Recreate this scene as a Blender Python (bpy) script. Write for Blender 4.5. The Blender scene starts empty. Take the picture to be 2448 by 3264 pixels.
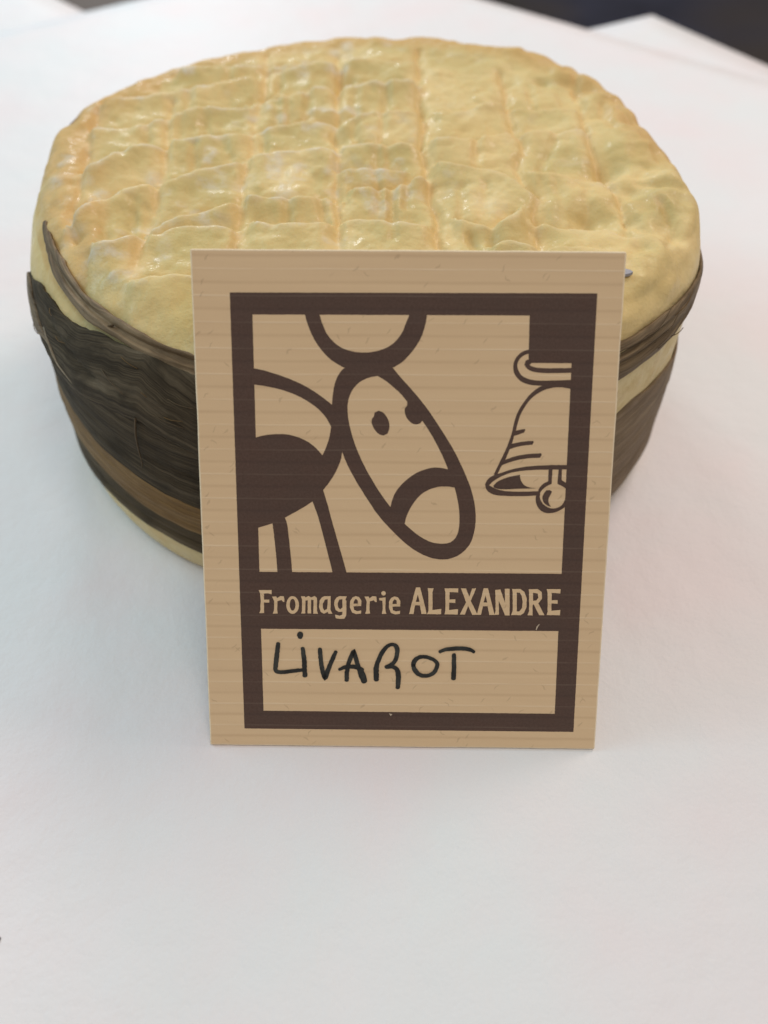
import bpy, bmesh, math, random
import numpy as np
from mathutils import Matrix, Vector, geometry

# ------------------------------------------------------------------ camera, world, lamps, exposure
scene = bpy.context.scene
COL = scene.collection
R_ = math.radians
cam_data = bpy.data.cameras.new("camera")
cam = bpy.data.objects.new("camera", cam_data); COL.objects.link(cam)
CAM = (-0.002082, -0.059968, 0.130775)
right = Vector((0.999922, 0.012479, -0.000756)); fwd = Vector((-0.008601, 0.642738, -0.766038))
up = right.cross(fwd)
m = Matrix((( right.x, up.x, -fwd.x, CAM[0]), (right.y, up.y, -fwd.y, CAM[1]), (right.z, up.z, -fwd.z, CAM[2]), (0, 0, 0, 1)))
cam.matrix_world = m
cam_data.sensor_fit = 'VERTICAL'; cam_data.sensor_height = 4.9; cam_data.sensor_width = 4.9
cam_data.lens = 4.110
cam_data.clip_start = 0.005; cam_data.clip_end = 50
cam_data.dof.use_dof = True
cam_data.dof.focus_distance = 0.136
cam_data.dof.aperture_fstop = 1.7
scene.camera = cam

world = bpy.data.worlds.new("World"); scene.world = world; world.use_nodes = True
bg = world.node_tree.nodes["Background"]
bg.inputs[0].default_value = (1.0, 0.962, 0.93, 1); bg.inputs[1].default_value = 0.35

def area(name, loc, target, size, size_y, power, colour):
    l = bpy.data.lights.new(name, 'AREA'); l.shape = 'RECTANGLE'; l.size = size; l.size_y = size_y
    l.energy = power; l.color = colour
    o = bpy.data.objects.new(name, l); COL.objects.link(o); o.location = loc
    d = Vector(target) - Vector(loc); o.rotation_euler = d.to_track_quat('-Z', 'Y').to_euler()
    return o
area("window_light", (-0.85, 0.42, 0.60), (0, 0.08, 0), 0.6, 0.5, 4.4, (0.46, 0.79, 0.97))
area("ceiling_light", (0.50, 0.70, 0.75), (0, 0.08, 0), 0.32, 0.3, 3.8, (1.0, 0.83, 0.74))
area("ceiling_panel_light", (0.15, -0.15, 1.25), (0, 0.03, 0), 0.6, 0.6, 4.6, (1.0, 0.925, 0.865))
area("back_window_light", (-0.22, 0.85, 0.36), (0, 0.09, 0.04), 0.16, 0.14, 1.5, (0.93, 0.96, 1.0))

scene.view_settings.view_transform = 'Standard'; scene.view_settings.look = 'None'
scene.view_settings.exposure = 0.0; scene.view_settings.gamma = 1.0

rng = np.random.default_rng(7); random.seed(7)

# ------------------------------------------------------------------ traced outlines (millimetres)
CARD_DATA = [[-31.08,76.905],[30.92,76.905],[31.0,-0.0],[-31.0,-0.0]]
FRAME_DATA = [[[[-25.579,70.901],[27.083,71.12],[27.386,3.027],[-25.373,2.988]],[[-22.384,67.829],[17.55,67.963],[17.68,61.235],[23.935,61.242],[24.136,29.357],[-22.317,29.204]],[[-22.292,19.938],[24.105,20.054],[24.242,6.134],[-22.223,6.106]]]]
COW_DATA = [[[[-14.834,67.977],[-14.666,67.248],[-14.419,66.48],[-13.748,64.744],[-12.772,63.196],[-11.393,61.642],[-10.004,60.769],[-9.209,60.342],[-7.814,59.998],[-6.218,59.911],[-4.423,59.925],[-2.83,60.134],[-1.936,60.436],[-1.197,60.892],[-0.791,61.157],[-0.184,61.665],[1.02,63.08],[2.012,64.685],[2.59,66.477],[2.806,68.018],[0.221,68.001],[0.145,67.645],[-0.248,66.754],[-0.739,65.38],[-1.674,64.152],[-3.052,63.169],[-5.032,62.608],[-7.017,62.516],[-9.002,62.931],[-10.388,63.7],[-11.568,64.954],[-12.249,66.399],[-12.728,67.992]]],[[[-9.228,60.347],[-9.998,59.405],[-10.492,58.297],[-10.778,57.046],[-10.926,55.652],[-11.004,54.392],[-10.803,52.706],[-10.46,50.87],[-9.902,49.024],[-9.41,47.597],[-8.49,45.445],[-7.205,43.135],[-5.767,40.809],[-4.028,38.172],[-2.133,36.11],[-0.375,34.333],[1.093,33.146],[2.562,32.256],[4.029,31.666],[5.492,31.409],[6.946,31.544],[8.387,32.163],[9.522,33.228],[10.213,34.436],[10.599,36.082],[10.733,37.866],[10.56,39.783],[10.15,41.54],[9.678,42.995],[9.067,44.442],[8.462,45.738],[7.263,48.169],[5.648,50.72],[3.759,53.529],[2.179,55.617],[0.472,57.551],[-0.941,59.061],[-1.716,59.95],[-2.068,60.428],[-3.461,60.898],[-5.684,61.087],[-7.629,60.867]],[[-4.285,59.201],[-5.538,58.957],[-6.792,58.394],[-7.63,57.626],[-8.26,56.649],[-8.612,55.531],[-8.727,54.27],[-8.548,52.584],[-8.127,50.747],[-7.491,48.759],[-6.637,46.758],[-5.635,44.746],[-4.339,42.577],[-3.18,40.832],[-2.236,39.591],[-2.028,40.549],[-1.609,41.726],[-0.903,42.754],[0.087,43.782],[1.359,44.736],[2.774,45.399],[4.192,45.729],[5.332,45.681],[6.334,45.43],[5.881,46.579],[4.99,48.436],[3.962,50.28],[3.089,51.691],[2.368,52.673],[2.023,52.247],[1.391,52.101],[0.683,52.377],[0.112,52.936],[-0.25,53.777],[-0.258,54.479],[0.087,54.901],[0.108,55.461],[-0.915,56.707],[-2.042,57.67],[-3.166,58.56]],[[7.399,42.683],[6.394,42.849],[5.107,42.808],[3.826,42.476],[2.549,41.763],[1.561,40.729],[0.718,39.398],[0.158,38.063],[-0.045,37.023],[1.053,35.991],[2.519,34.885],[3.982,34.15],[5.439,33.91],[6.743,34.027],[7.598,34.635],[8.081,35.611],[8.263,36.953],[8.217,38.73],[7.956,40.494],[7.636,41.81]]],[[[-4.117,54.125],[-3.413,53.892],[-2.845,53.194],[-2.487,52.351],[-2.479,51.503],[-2.755,50.721],[-3.389,50.432],[-4.098,50.639],[-4.737,51.343],[-5.121,52.188],[-5.096,52.894],[-4.816,53.248],[-4.706,53.811]]],[[[-22.682,60.22],[-22.384,60.183],[-20.594,59.802],[-17.812,58.934],[-15.027,57.766],[-12.835,56.389],[-10.936,54.903],[-10.161,54.399],[-9.752,51.018],[-9.41,47.597],[-10.181,45.458],[-11.187,43.631],[-12.397,42.097],[-11.811,40.161],[-11.027,37.078],[-10.234,34.173],[-9.533,31.661],[-8.888,29.191],[-11.033,29.169],[-12.062,33.527],[-13.04,37.473],[-13.625,39.323],[-14.016,40.346],[-15.231,39.514],[-16.853,38.573],[-18.236,37.796],[-17.927,37.013],[-17.633,34.101],[-17.38,30.95],[-17.267,29.106],[-19.538,29.083],[-19.704,31.982],[-19.945,35.123],[-20.151,36.888],[-21.127,36.568],[-22.451,36.161],[-22.543,49.95],[-22.345,49.991],[-21.012,50.359],[-19.626,50.53],[-17.85,50.544],[-16.276,50.201],[-14.706,49.52],[-13.529,48.634],[-12.746,47.743],[-12.452,47.405],[-11.948,48.448],[-11.444,49.845],[-11.136,51.628],[-11.157,51.775],[-11.856,53.084],[-13.055,54.384],[-15.053,55.772],[-17.448,56.851],[-20.245,57.526],[-22.344,57.808],[-22.645,57.806]]]]
BELL_DATA = [[[[17.78,63.197],[17.602,63.172],[16.719,62.872],[16.027,62.277],[15.579,61.506],[15.434,60.617],[15.652,59.668],[16.286,58.838],[17.151,58.307],[18.247,58.017],[19.694,57.968],[21.145,57.86],[24.154,57.883],[24.102,58.839],[22.303,58.765],[19.902,58.687],[18.456,58.736],[17.238,59.084],[16.492,59.674],[16.099,60.503],[16.07,61.214],[16.402,61.867],[16.981,62.343],[17.571,62.525],[17.81,62.526]]],[[[17.148,61.222],[17.252,61.578],[17.605,61.722],[17.968,61.642],[18.108,61.17],[17.818,60.967],[18.249,60.697],[19.096,60.526],[20.537,60.477],[22.214,60.514],[24.009,60.563],[24.046,59.875],[22.249,59.813],[19.85,59.795],[18.644,59.905],[17.792,60.184],[17.293,60.631],[17.099,60.961]]],[[[24.064,58.421],[20.763,58.276],[19.696,57.944],[18.994,57.484],[18.064,56.696],[17.265,55.605],[16.584,54.512],[16.143,53.416],[15.883,52.317],[15.687,51.093],[15.42,50.108],[14.87,48.501],[14.19,47.007],[13.396,45.13],[13.163,44.728],[13.66,44.607],[14.344,46.137],[14.865,47.013],[15.421,48.505],[15.752,49.434],[16.011,50.605],[16.284,51.404],[16.43,52.322],[16.638,53.177],[17.078,54.273],[17.643,55.246],[18.329,56.156],[19.262,56.886],[20.204,57.373],[21.154,57.68],[22.112,57.784],[23.079,57.719],[24.113,57.524]]],[[[15.926,51.217],[16.348,51.343],[17.071,51.533],[17.555,51.598],[17.636,51.415],[17.457,51.046],[16.736,50.795],[15.844,50.517]]],[[[15.572,49.346],[16.906,49.629],[17.876,49.784],[18.851,49.842],[18.945,49.646],[18.754,49.274],[17.415,49.14],[16.324,48.884],[15.335,48.529]]],[[[14.684,46.912],[16.136,47.459],[17.472,47.78],[18.937,47.917],[20.097,47.988],[20.231,47.742],[20.005,47.331],[18.475,47.268],[17.012,47.032],[15.554,46.646],[14.344,46.137]]],[[[24.108,46.247],[21.714,46.227],[19.508,46.12],[17.55,45.916],[15.844,45.527],[14.385,45.014],[13.167,44.627],[12.322,44.056],[11.954,43.235],[12.102,42.48],[12.641,41.917],[13.52,41.57],[15.135,41.459],[17.614,41.431],[19.467,41.561],[20.328,41.67],[19.993,42.236],[18.203,42.157],[16.347,42.14],[14.486,42.249],[13.36,42.618],[12.54,43.089],[13.197,43.749],[14.404,44.513],[15.861,45.089],[17.574,45.354],[19.536,45.497],[21.502,45.551],[24.143,45.599]]],[[[17.107,44.725],[16.129,44.528],[14.908,44.204],[13.816,43.692],[13.221,43.058],[13.293,42.743],[13.982,42.497],[15.097,42.482],[16.948,42.587],[18.429,42.638],[19.601,42.699],[18.795,42.768],[18.044,42.975],[17.532,43.411],[17.197,44.036]]],[[[21.377,45.575],[21.367,43.759],[20.62,43.376],[20.035,42.678],[19.934,42.172],[19.616,41.537],[19.632,40.65],[19.982,39.764],[20.697,39.07],[21.578,38.848],[22.568,38.959],[23.418,39.35],[24.111,39.866],[24.098,41.072],[23.744,40.244],[23.028,39.69],[22.165,39.555],[21.282,39.84],[20.57,40.469],[20.197,41.289],[20.249,42.049],[20.655,42.62],[21.252,43.067],[21.915,43.387],[21.931,45.58]]],[[[22.852,45.588],[23.344,45.592],[23.366,43.966],[24.169,43.47],[24.219,42.527],[23.727,42.963],[22.779,43.395]]],[[[22.036,42.191],[21.653,42.44],[21.161,42.373],[20.811,41.928],[20.594,41.293],[20.747,40.661],[21.27,40.094],[21.965,39.846],[21.559,40.541],[21.565,41.175],[21.813,41.684]]]]
LETTERS_DATA = [[[[-22.477,26.264],[-20.495,26.284],[-20.541,25.604],[-21.061,25.765],[-21.728,25.725],[-21.72,24.728],[-20.893,24.737],[-20.904,24.237],[-21.731,24.261],[-21.738,22.557],[-22.505,22.515],[-22.316,23.053],[-22.229,24.723],[-22.3,25.719]]],[[[-20.437,25.24],[-19.801,25.28],[-19.68,24.999],[-19.165,25.336],[-18.61,25.292],[-18.547,24.428],[-18.738,24.393],[-19.019,24.673],[-19.626,24.5],[-19.718,23.08],[-19.618,22.495],[-20.401,22.453],[-20.196,23.075],[-20.135,24.495]]],[[[-16.297,23.918],[-16.326,23.595],[-16.404,23.287],[-16.526,23.01],[-16.685,22.777],[-16.875,22.602],[-17.086,22.492],[-17.307,22.453],[-17.526,22.487],[-17.733,22.593],[-17.918,22.764],[-18.07,22.993],[-18.183,23.268],[-18.251,23.575],[-18.27,23.898],[-18.239,24.221],[-18.161,24.528],[-18.039,24.804],[-17.879,25.034],[-17.69,25.209],[-17.48,25.318],[-17.26,25.356],[-17.042,25.322],[-16.835,25.218],[-16.651,25.047],[-16.499,24.82],[-16.386,24.546],[-16.317,24.241]],[[-16.837,23.946],[-16.852,23.73],[-16.888,23.525],[-16.944,23.341],[-17.017,23.187],[-17.103,23.07],[-17.199,22.997],[-17.298,22.972],[-17.397,22.995],[-17.49,23.066],[-17.573,23.181],[-17.641,23.334],[-17.691,23.517],[-17.721,23.721],[-17.728,23.937],[-17.714,24.152],[-17.677,24.357],[-17.621,24.54],[-17.548,24.694],[-17.462,24.81],[-17.367,24.882],[-17.267,24.907],[-17.169,24.884],[-17.076,24.814],[-16.993,24.7],[-16.925,24.548],[-16.875,24.365],[-16.845,24.161]]],[[[-15.991,25.32],[-15.356,25.326],[-15.28,25.128],[-14.8,25.415],[-14.406,25.17],[-13.848,25.425],[-13.487,25.063],[-13.507,22.979],[-13.352,22.528],[-14.086,22.504],[-14.014,24.725],[-14.41,24.804],[-14.436,22.55],[-14.978,22.545],[-14.92,24.716],[-15.286,24.629],[-15.344,22.541],[-15.966,22.534],[-15.833,22.954],[-15.808,24.79]]],[[[-12.342,25.407],[-11.358,25.418],[-11.405,23.168],[-11.09,22.536],[-11.727,22.529],[-11.853,22.829],[-12.444,22.521],[-12.92,22.818],[-13.183,23.651],[-13.062,24.652],[-12.74,25.154]],[[-11.838,24.914],[-12.267,24.827],[-12.59,24.157],[-12.596,23.49],[-12.36,23.075],[-11.96,23.33],[-11.844,23.998]]],[[[-9.963,25.432],[-8.853,25.394],[-9.093,24.86],[-8.935,24.612],[-8.94,22.357],[-9.261,21.767],[-9.978,21.709],[-10.616,21.836],[-10.692,22.423],[-9.976,22.212],[-9.577,22.434],[-9.528,22.887],[-10.133,22.847],[-10.609,23.177],[-10.843,24.009],[-10.728,24.76],[-10.44,25.211]],[[-9.568,24.938],[-10.045,24.85],[-10.285,24.265],[-10.209,23.599],[-9.892,23.268],[-9.541,23.606]]],[[[-7.506,25.458],[-6.951,25.297],[-6.602,24.72],[-6.632,23.853],[-7.824,23.791],[-7.745,23.207],[-7.268,23.011],[-6.632,23.135],[-6.663,22.633],[-7.427,22.508],[-8.064,22.785],[-8.381,23.618],[-8.347,24.618],[-7.982,25.237]],[[-7.506,25.009],[-7.776,24.624],[-7.824,24.207],[-7.141,24.248],[-7.189,24.797]]],[[[-6.127,25.372],[-5.494,25.412],[-5.366,25.131],[-4.86,25.469],[-4.305,25.425],[-4.222,24.561],[-4.412,24.526],[-4.699,24.806],[-5.301,24.633],[-5.359,23.215],[-5.246,22.631],[-6.026,22.589],[-5.837,23.21],[-5.808,24.628]]],[[[-3.86,25.164],[-2.863,25.29],[-2.88,23.258],[-2.732,22.624],[-3.416,22.584],[-3.293,23.254],[-3.335,24.754],[-3.811,24.832]]],[[[-2.836,25.954],[-2.869,25.795],[-2.965,25.667],[-3.104,25.595],[-3.259,25.594],[-3.399,25.663],[-3.497,25.789],[-3.532,25.946],[-3.499,26.105],[-3.403,26.233],[-3.264,26.304],[-3.109,26.306],[-2.969,26.237],[-2.872,26.111]]],[[[-1.486,25.47],[-0.931,25.31],[-0.576,24.733],[-0.598,23.867],[-1.788,23.804],[-1.703,23.221],[-1.224,23.025],[-0.59,23.149],[-0.616,22.647],[-1.378,22.522],[-2.017,22.799],[-2.342,23.631],[-2.319,24.631],[-1.96,25.25]],[[-1.482,25.022],[-1.748,24.637],[-1.792,24.221],[-1.11,24.261],[-1.163,24.81]]],[[[1.811,26.961],[2.442,26.967],[3.031,24.82],[3.545,22.658],[2.75,22.649],[2.457,24.065],[1.727,24.058],[1.478,22.636],[0.794,22.629],[1.29,24.719]],[[2.113,25.806],[1.814,24.641],[2.4,24.647]]],[[[3.628,26.847],[4.528,26.856],[4.383,26.161],[4.438,23.336],[5.799,23.517],[5.786,22.648],[3.593,22.625],[3.806,23.162],[3.751,26.154]]],[[[6.232,26.874],[8.363,26.863],[8.333,26.202],[7.004,26.271],[7.032,25.061],[7.933,25.121],[7.948,24.506],[6.997,24.563],[7.025,23.363],[8.402,23.511],[8.361,22.625],[6.294,22.654],[6.441,23.19],[6.374,26.181]]],[[[8.757,26.9],[9.515,26.875],[10.057,25.557],[10.492,26.885],[11.091,26.924],[10.33,24.863],[11.443,22.608],[10.617,22.599],[9.941,24.061],[9.473,22.637],[8.678,22.629],[9.608,24.64]]],[[[12.257,26.936],[12.888,26.942],[13.512,24.797],[14.062,22.636],[13.269,22.627],[12.952,24.043],[12.223,24.035],[11.999,22.614],[11.316,22.607],[11.775,24.696]],[[12.579,25.782],[12.3,24.618],[12.885,24.624]]],[[[14.048,26.674],[14.833,26.765],[15.623,24.62],[15.508,26.854],[16.247,26.911],[16.415,22.544],[15.699,22.586],[14.662,24.942],[14.745,22.643],[14.03,22.635],[14.215,23.272]]],[[[16.643,26.866],[17.903,26.879],[18.554,26.39],[18.947,25.318],[18.972,23.99],[18.618,22.985],[18.079,22.612],[16.65,22.63],[16.862,23.3],[16.744,26.289]],[[17.375,26.295],[17.499,23.224],[17.895,23.228],[18.267,23.816],[18.336,24.814],[18.137,25.807],[17.849,26.267]]],[[[19.165,26.842],[20.581,26.89],[21.233,26.418],[21.283,25.343],[20.765,24.591],[21.805,22.651],[21.013,22.643],[20.061,24.417],[19.907,24.332],[19.982,22.632],[19.189,22.624],[19.396,23.327],[19.267,26.315]],[[19.897,26.321],[19.958,24.964],[20.429,25.035],[20.723,25.503],[20.614,26.164]]],[[[21.967,26.904],[24.093,26.893],[24.08,26.233],[22.752,26.301],[22.811,25.093],[23.709,25.153],[23.74,24.539],[22.788,24.595],[22.847,23.397],[24.217,23.545],[24.199,22.66],[22.136,22.688],[22.269,23.224],[22.126,26.212]]]]
CHIPS_DATA = [[[[21.076,21.253],[21.144,21.169],[20.893,20.746],[20.695,20.205],[20.582,20.238],[20.67,20.744]]],[[[-2.171,5.915],[-1.651,5.791],[-1.888,5.443]]],[[[21.843,67.501],[22.087,67.463],[21.954,67.305]]],[[[24.527,63.106],[24.756,63.283],[24.719,62.872]]]]
HAND_DATA = [[[-19.643,17.534,0.665],[-19.925,15.353,0.751],[-20.111,13.823,0.751],[-20.148,13.183,0.708],[-19.832,12.803,0.665],[-19.233,12.746,0.644],[-18.511,12.818,0.644],[-17.069,13.027,0.622],[-15.868,13.168,0.579]],[[-15.819,16.793,0.644],[-15.606,14.893,0.751],[-15.569,13.108,0.751],[-15.521,12.211,0.815]],[[-16.142,19.245,0.858],[-16.182,18.931,0.966],[-16.175,18.617,0.708]],[[-13.103,16.697,0.644],[-12.976,14.923,0.708],[-12.752,13.14,0.708],[-12.378,11.965,0.751],[-12.283,11.928,0.751],[-11.792,13.406,0.708],[-11.184,14.943,0.687],[-10.604,16.282,0.579]],[[-8.923,11.517,0.708],[-8.86,12.928,0.708],[-8.557,14.463,0.708],[-7.863,16.312,0.708],[-7.78,16.313,0.708],[-7.422,15.112,0.708],[-7.004,13.588,0.751],[-6.463,12.443,1.127],[-6.138,11.356,0.944]],[[-10.08,13.324,0.472],[-9.157,13.717,0.644],[-7.961,13.833,0.687],[-7.123,13.651,0.751],[-6.524,13.211,0.858]],[[-4.215,11.662,0.815],[-4.26,13.454,0.815],[-3.968,14.732,0.73],[-3.263,16.389,0.687],[-2.437,17.346,0.601],[-1.608,17.582,0.601],[-1.105,17.235,0.708],[-0.943,16.542,0.708],[-1.133,15.272,0.687],[-1.697,14.376,0.687],[-2.708,13.791,0.601]],[[-2.648,13.779,0.579],[-1.573,13.842,0.644],[-0.909,13.237,0.751],[-0.716,11.959,0.794],[-0.843,10.349,0.708]],[[1.589,14.159,0.687],[1.7,14.733,0.73],[2.05,15.245,0.687],[2.701,15.569,0.622],[3.534,15.579,0.601],[4.493,15.272,0.601],[5.158,14.772,0.601],[5.373,14.201,0.665],[5.011,13.177,0.665],[4.305,12.593,0.644],[3.47,12.391,0.644],[2.509,12.636,0.708],[1.839,13.396,0.773],[1.589,14.159,0.687]],[[5.719,16.464,0.558],[6.13,16.684,0.558],[6.839,16.881,0.622],[8.498,17.051,0.687],[9.925,16.978,0.665],[10.643,16.772,0.601],[11.067,16.486,0.515]],[[7.953,16.008,0.644],[7.991,14.486,0.687],[7.968,11.994,0.773]]]
VERT_DATA = [[[-14.88,144.22],[-14.38,133.43],[-13.71,121.67],[-13.68,112.93],[-13.75,106.72],[-12.64,98.42],[-12.68,89.27],[-12.27,80.77],[-11.66,74.77],[-11.52,65.05],[-11.03,56.77]],[[2.9,146.4],[2.87,133.61],[2.97,121.85],[3.44,111.02],[3.41,101.95],[3.78,96.25],[4.29,87.28],[5.21,79.74],[5.46,73.03],[5.76,65.24],[6.0,56.97]],[[-31.4,143.5],[-30.06,127.64],[-29.91,99.57],[-29.51,81.08],[-28.38,65.17],[-27.83,57.81]],[[-48.26,117.99],[-46.95,104.62],[-45.94,94.12],[-44.64,77.89],[-44.22,66.56],[-43.78,57.2]],[[-62.53,119.67],[-62.75,116.57],[-61.63,101.07],[-59.91,91.76],[-58.87,80.96],[-58.24,74.1],[-56.0,68.3]],[[20.84,135.23],[20.93,122.84],[21.39,112.15],[21.83,106.11],[22.46,99.1],[21.25,92.43],[22.93,82.28],[22.38,73.9],[22.39,66.1],[22.24,59.69]],[[37.14,133.8],[35.91,119.34],[35.48,108.91],[35.52,102.39],[36.41,93.79],[36.72,87.98],[37.71,81.37],[37.91,74.08],[37.81,68.66]]]
HOR_DATA = [[[-60.92,106.52],[-55.54,107.62],[-47.48,111.94],[-40.52,115.15],[-31.93,116.91]],[[-59.01,89.94],[-57.05,91.33],[-55.15,94.49],[-52.14,97.86],[-47.75,99.86],[-44.51,101.5],[-37.58,103.33],[-30.42,105.7]],[[-58.12,73.41],[-56.81,76.12],[-53.15,81.02],[-51.4,83.17],[-47.01,85.72],[-43.14,86.86],[-39.09,89.7],[-34.87,92.03],[-31.64,93.93]],[[-43.25,71.61],[-41.72,73.59],[-38.94,74.91],[-33.93,77.4],[-29.67,79.61]],[[-45.55,69.27],[-47.87,66.33],[-51.02,65.55]],[[-42.42,68.27],[-39.65,70.11],[-33.26,71.14],[-29.75,70.99]],[[-62.53,119.67],[-53.07,120.78],[-44.93,124.06],[-32.25,129.28]],[[-47.86,133.13],[-38.03,135.44],[-30.46,136.96],[-16.02,138.72]],[[-30.83,133.25],[-21.64,135.82],[-14.99,137.77]],[[-29.59,121.22],[-24.63,123.26],[-14.38,125.09]],[[-30.03,106.55],[-22.27,109.96],[-13.95,110.93]],[[-28.67,96.36],[-21.34,98.32],[-13.14,98.98]],[[-27.65,81.01],[-18.87,81.11],[-15.45,82.6],[-12.54,81.8]],[[-25.08,73.26],[-20.38,72.93],[-14.03,73.19]],[[-31.87,118.69],[-25.71,120.87],[-20.99,123.01]],[[-13.38,125.97],[-6.63,127.04],[2.27,127.9]],[[-12.94,110.32],[-10.05,112.18],[-6.36,113.91],[2.62,114.17]],[[-11.32,100.58],[-6.11,101.03],[3.16,101.22]],[[-12.13,92.18],[-5.93,92.25],[-1.34,91.62]],[[-9.12,84.77],[-3.57,85.9],[3.19,88.79]],[[-10.26,74.4],[-6.85,74.43],[-2.37,73.71],[2.91,72.42]],[[-13.93,138.42],[-6.87,139.13],[2.41,139.86]],[[6.56,102.71],[14.4,103.31],[19.91,105.77],[25.59,105.83],[35.07,105.93]],[[6.28,93.16],[12.18,90.87],[16.63,90.63],[20.2,87.23],[22.44,83.09]],[[24.04,90.42],[28.1,89.6],[32.61,87.93],[36.43,87.98]],[[9.88,73.51],[14.78,72.31],[19.27,76.42]],[[22.65,73.91],[27.18,72.45],[34.55,72.04],[36.93,69.86]],[[7.58,115.47],[14.5,116.25],[20.31,119.17]],[[21.79,117.04],[29.94,116.42],[35.62,117.19]],[[-42.34,55.52],[-36.9,56.01],[-33.01,56.9]],[[-10.8,55.88],[10.24,56.54]],[[14.88,66.02],[24.16,65.18],[32.1,64.81]]]
MINOR_DATA = [[[-53.32,79.78],[-50.85,68.14]],[[-48.81,80.24],[-47.0,68.18]],[[-45.73,79.05],[-44.72,68.21]],[[-40.58,99.4],[-39.66,91.97]],[[-46.26,99.34],[-44.77,88.35]],[[-45.2,85.74],[-44.27,78.26]],[[-45.17,112.97],[-44.22,101.29]],[[-36.18,101.87],[-33.24,93.86]],[[-53.13,93.64],[-52.97,97.36]],[[-5.36,98.97],[-5.25,92.48]],[[-3.48,99.95],[-3.18,92.5]],[[-4.89,85.03],[-4.94,74.84]],[[-2.45,85.49],[-2.59,74.48]],[[0.46,86.37],[-0.02,78.87]],[[-24.49,121.56],[-23.32,110.73]],[[-26.9,119.85],[-26.09,108.63]],[[-20.2,122.74],[-19.66,111.29]],[[-27.98,105.56],[-27.41,97.78]],[[-9.69,108.81],[-8.98,101.82]],[[-4.61,113.03],[-4.33,101.87]],[[-21.03,80.67],[-20.64,73.5]],[[-15.44,82.39],[-14.07,73.96]],[[-10.51,125.72],[-9.83,112.97]],[[-4.53,126.36],[-3.87,114.1]],[[-5.92,91.57],[-4.91,86.31]],[[-2.8,73.7],[-2.55,68.79]],[[10.12,84.88],[9.89,73.76]],[[14.41,86.04],[13.9,75.85]],[[24.9,87.28],[23.87,74.93]],[[27.25,87.31],[26.94,74.97]],[[32.15,84.57],[31.25,74.0]],[[13.78,103.43],[13.45,92.35]],[[29.27,104.89],[25.32,91.31]],[[39.9,117.24],[40.91,106.98]],[[43.39,114.46],[46.45,109.7]],[[41.82,85.23],[48.87,81.49]],[[44.61,77.22],[46.58,65.44]],[[38.47,74.08],[42.75,64.93]],[[11.01,68.84],[11.35,65.04]],[[14.68,70.83],[14.55,65.07]],[[26.48,128.19],[26.73,117.09]],[[46.82,71.68],[46.91,64.51]],[[-51.29,108.66],[-50.41,99.32]],[[-40.93,113.71],[-38.46,103.11]],[[-37.89,134.28],[-37.38,126.36]],[[-44.75,123.02],[-44.07,115.7]],[[-27.19,139.12],[-26.95,125.38]]]
PITS_DATA = [[37.76,90.86,3.5,1.6],[44.85,109.68,2.2,1.0],[45.06,91.82,2.6,1.2],[31.82,76.05,4,1.4],[45.9,71.18,4,1.3],[39.17,112.34,4,0.7],[42.9,88.05,2.5,0.8],[12.07,68.36,4,0.7],[24.59,68.99,4,1.0],[27.24,92.5,3,0.6],[28.03,110.85,4,0.5],[38.6,126.79,3,1.0],[21.85,130.34,2.2,0.9],[30.3,130.43,2,0.8],[35.27,130.48,2,0.8],[45.63,62.2,2.4,0.9],[38.16,63.03,2.2,0.9],[-47.54,75.04,5,0.7],[-11.97,104.74,2,0.7],[-12.49,129.82,1.6,0.7],[40.08,83.56,3,0.7],[48.69,95.12,3,0.5]]


# ------------------------------------------------------------------ helpers
def tag(o, label=None, cat=None, group=None, kind=None):
    if label: o["label"] = label
    if cat: o["category"] = cat
    if group: o["group"] = group
    if kind: o["kind"] = kind
    return o
def mesh_obj(name, verts, faces, mat, parent=None, smooth=True):
    me = bpy.data.meshes.new(name); me.from_pydata([tuple(map(float, v)) for v in verts], [], [tuple(map(int, f)) for f in faces])
    me.validate(); me.update()
    if smooth: me.polygons.foreach_set("use_smooth", [True] * len(me.polygons))
    me.materials.append(mat)
    o = bpy.data.objects.new(name, me); COL.objects.link(o)
    if parent: o.parent = parent
    return o
def hash3(i, j, k, s):
    n = (i * 73856093) ^ (j * 19349663) ^ (k * 83492791) ^ (s * 2654435)
    n = (n ^ (n >> 13)) * 1274126177 & 0x7fffffff
    n = (n ^ (n >> 16)) & 0xffff
    return n / 65535.0 * 2 - 1
def vnoise(p, scale, seed=0):
    """smooth value noise in -1..1 for points p (n,3), scale = metres per cell"""
    q = np.asarray(p, float) / scale + 1000.37
    i = np.floor(q).astype(np.int64); f = q - i; f = f * f * f * (f * (f * 6 - 15) + 10)
    out = 0
    for dx in (0, 1):
        for dy in (0, 1):
            for dz in (0, 1):
                w = (f[:, 0] if dx else 1 - f[:, 0]) * (f[:, 1] if dy else 1 - f[:, 1]) * (f[:, 2] if dz else 1 - f[:, 2])
                out = out + w * hash3(i[:, 0] + dx, i[:, 1] + dy, i[:, 2] + dz, seed)
    return out
def smooth_line(pts, step):
    """Catmull-Rom through points, resampled"""
    P = np.array(pts, float)
    if len(P) > 2:
        E = np.vstack([2 * P[0] - P[1], P, 2 * P[-1] - P[-2]]); out = []
        for k in range(1, len(E) - 2):
            t = np.linspace(0, 1, 8, endpoint=False)[:, None]
            a, b, c, d = E[k - 1], E[k], E[k + 1], E[k + 2]
            out.append(.5 * (2 * b + (c - a) * t + (2 * a - 5 * b + 4 * c - d) * t ** 2 + (3 * b - a - 3 * c + d) * t ** 3))
        P = np.vstack(out + [P[-1:]])
    s = np.r_[0, np.cumsum(np.linalg.norm(np.diff(P, axis=0), axis=1))]
    n = max(2, int(s[-1] / step) + 1); u = np.linspace(0, s[-1], n)
    return np.stack([np.interp(u, s, P[:, c]) for c in range(P.shape[1])], 1)

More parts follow.
